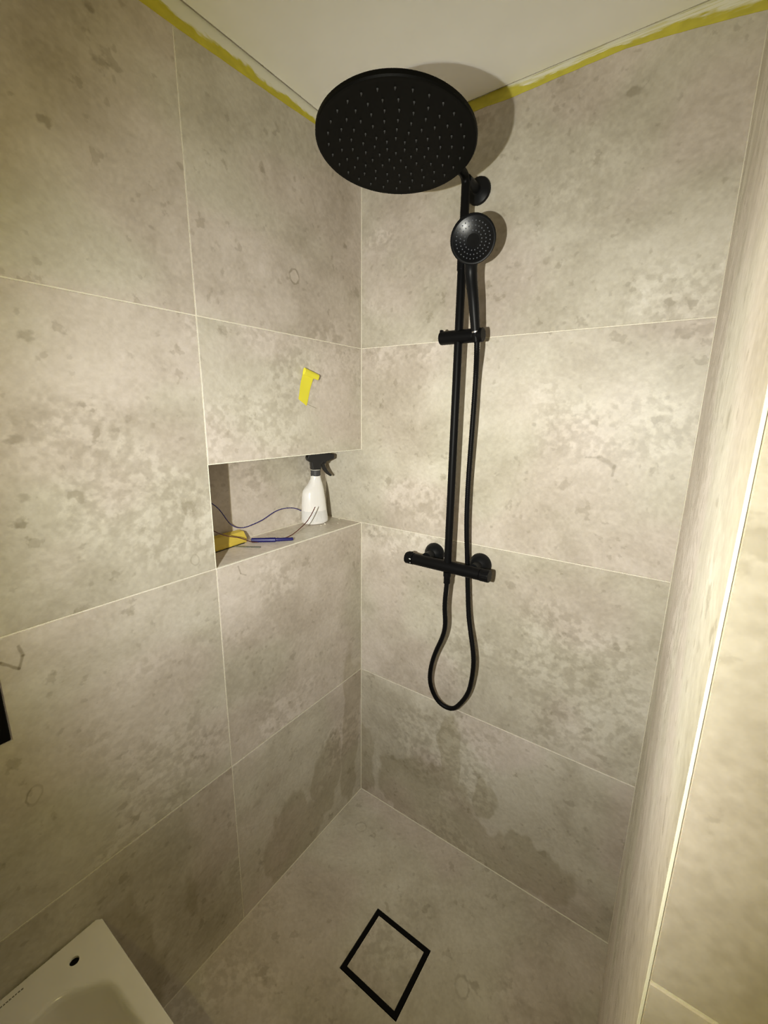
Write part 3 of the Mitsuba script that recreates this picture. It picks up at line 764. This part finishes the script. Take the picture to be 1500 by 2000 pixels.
bw = [(-0.105, -0.599, 1.360), (-0.115, -0.560, 1.338), (-0.130, -0.500, 1.2990), (-0.140, -0.470, 1.2640), (-0.148, -0.446, 1.2350), (-0.150, -0.420, 1.2180), (-0.152, -0.390, 1.2130), (-0.154, -0.355, 1.2160), (-0.155, -0.318, 1.2230),
      (-0.155, -0.290, 1.2330), (-0.154, -0.260, 1.2420), (-0.152, -0.225, 1.2440), (-0.150, -0.195, 1.2400), (-0.149, -0.168, 1.2300), (-0.150, -0.155, 1.2230)]
put('blue_electric_wire', tube(spline(bw, 120), 0.0015, 10), 'blue_wire', smooth=True, label='thin dark blue electric wire curving across the niche to the bottle', cat='wire')
rw = [(-0.060, -0.599, 1.287), (-0.068, -0.575, 1.268), (-0.078, -0.535, 1.239), (-0.088, -0.490, 1.2170), (-0.094, -0.455, 1.2035), (-0.098, -0.430, 1.1900), (-0.098, -0.408, 1.1790), (-0.090, -0.375, 1.1750), (-0.076, -0.345, 1.1750), (-0.062, -0.325, 1.1760),
      (-0.056, -0.305, 1.1790), (-0.056, -0.280, 1.1840), (-0.056, -0.250, 1.1960), (-0.056, -0.220, 1.2120), (-0.056, -0.200, 1.2300), (-0.056, -0.180, 1.2540)]
put('brown_electric_wire', tube(spline(rw, 120), 0.0014, 10), 'brown_wire', smooth=True, label='thin brown electric wire bending up in front of the bottle', cat='wire')

# dark blue stick
b0, b1, b2 = np.array([-0.112, -0.402, ZB + 0.0078]), np.array([-0.058, -0.352, ZB + 0.0076]), np.array([-0.0270, -0.3105, ZB + 0.0060])
put('barrel', tube([b0, b0 + (b1 - b0) * 0.03, b0 + (b1 - b0) * 0.5, b0 + (b1 - b0) * 0.97, b1], [0.0058, 0.0072, 0.0070, 0.0072, 0.0060], 14), 'blue_plastic', 'blue_stick', smooth=40)
put('tip', tube([b1, b1 + (b2 - b1) * 0.06, b1 + (b2 - b1) * 0.6, b1 + (b2 - b1) * 0.97, b2], [0.0048, 0.0058, 0.0052, 0.0050, 0.0038], 14), 'blue_plastic', 'blue_stick', smooth=40)
tag('blue_stick', 'dark blue plastic stick lying on the niche shelf', 'stick')

# yellow tool with a grey metal bar
yt = 'yellow_tool'
ye = np.array([-0.148, -0.4080]); yd = np.array([0.10, -0.995]); yd /= np.linalg.norm(yd); yn = np.array([-yd[1], yd[0]])
sec = np.array([(0.020, 0.000), (0.022, 0.004), (0.022, 0.014), (0.010, 0.033), (-0.010, 0.035), (-0.016, 0.030), (-0.016, 0.0)])
rg = []
for t, k in ((0.0, 0.90), (0.002, 1.0), (0.055, 1.04), (0.12, 1.06), (0.186, 1.06)):
    rg.append(np.column_stack([ye + yd * t + np.outer(sec[:, 0] * k, yn), ZB + 0.0010 + sec[:, 1] * k]))
put('body', loft(rg), 'yellow_plastic', yt)
foot = loft([np.column_stack([ye + yd * t + np.outer(np.array([0.0235, 0.0235, -0.0, -0.0]), yn), ZB + np.array([0.0004, 0.0022, 0.0022, 0.0004])]) for t in (0.012, 0.185)])
put('foot_strip', foot, 'black_plastic', yt, label='dark edge strip')
c0, c1 = np.array([-0.118, -0.458]), np.array([-0.0515, -0.417])
d_ = (c1 - c0) / np.linalg.norm(c1 - c0); n_ = np.array([-d_[1], d_[0]]) * 0.0050
put('metal_bar', loft([np.column_stack([c + np.array([n_, -n_, -n_, n_]), ZB + np.array([0.0003, 0.0003, 0.0022, 0.0022])]) for c in (c0, c1)]), 'grey_metal', yt, label='thin grey metal bar')
tag(yt, 'yellow tool with a dark edge at the left end of the niche shelf', 'tool')

# crumbs of grout by the bottle
rng = np.random.default_rng(9)
for (x, y, r, lab) in ((-0.080, -0.128, 0.0022, 'small white grout crumb at the front of the bottle base'), (-0.084, -0.104, 0.0030, 'largest white grout crumb, just right of the bottle base'),
                       (-0.094, -0.016, 0.0018, 'tiny pale grout crumb on the shelf nearest the room corner'), (-0.055, -0.066, 0.0016, 'tiny white grout crumb nearest the front edge of the niche shelf')):
    m = trimesh.creation.icosphere(2, 1.0)
    m.vertices *= 0.75 + 0.5 * meshkit.noise(m.vertices * 1.7 + rng.random(3) * 9, 3)[:, None]
    m.vertices *= [r * 1.25, r, r * 0.75]
    m.apply_translation([x, y, ZB - m.vertices[:, 2].min() + 0.0002])
    put('grout_crumb', m, 'crumb', smooth=40, label=lab, cat='crumb', group='grout crumbs on the niche shelf')
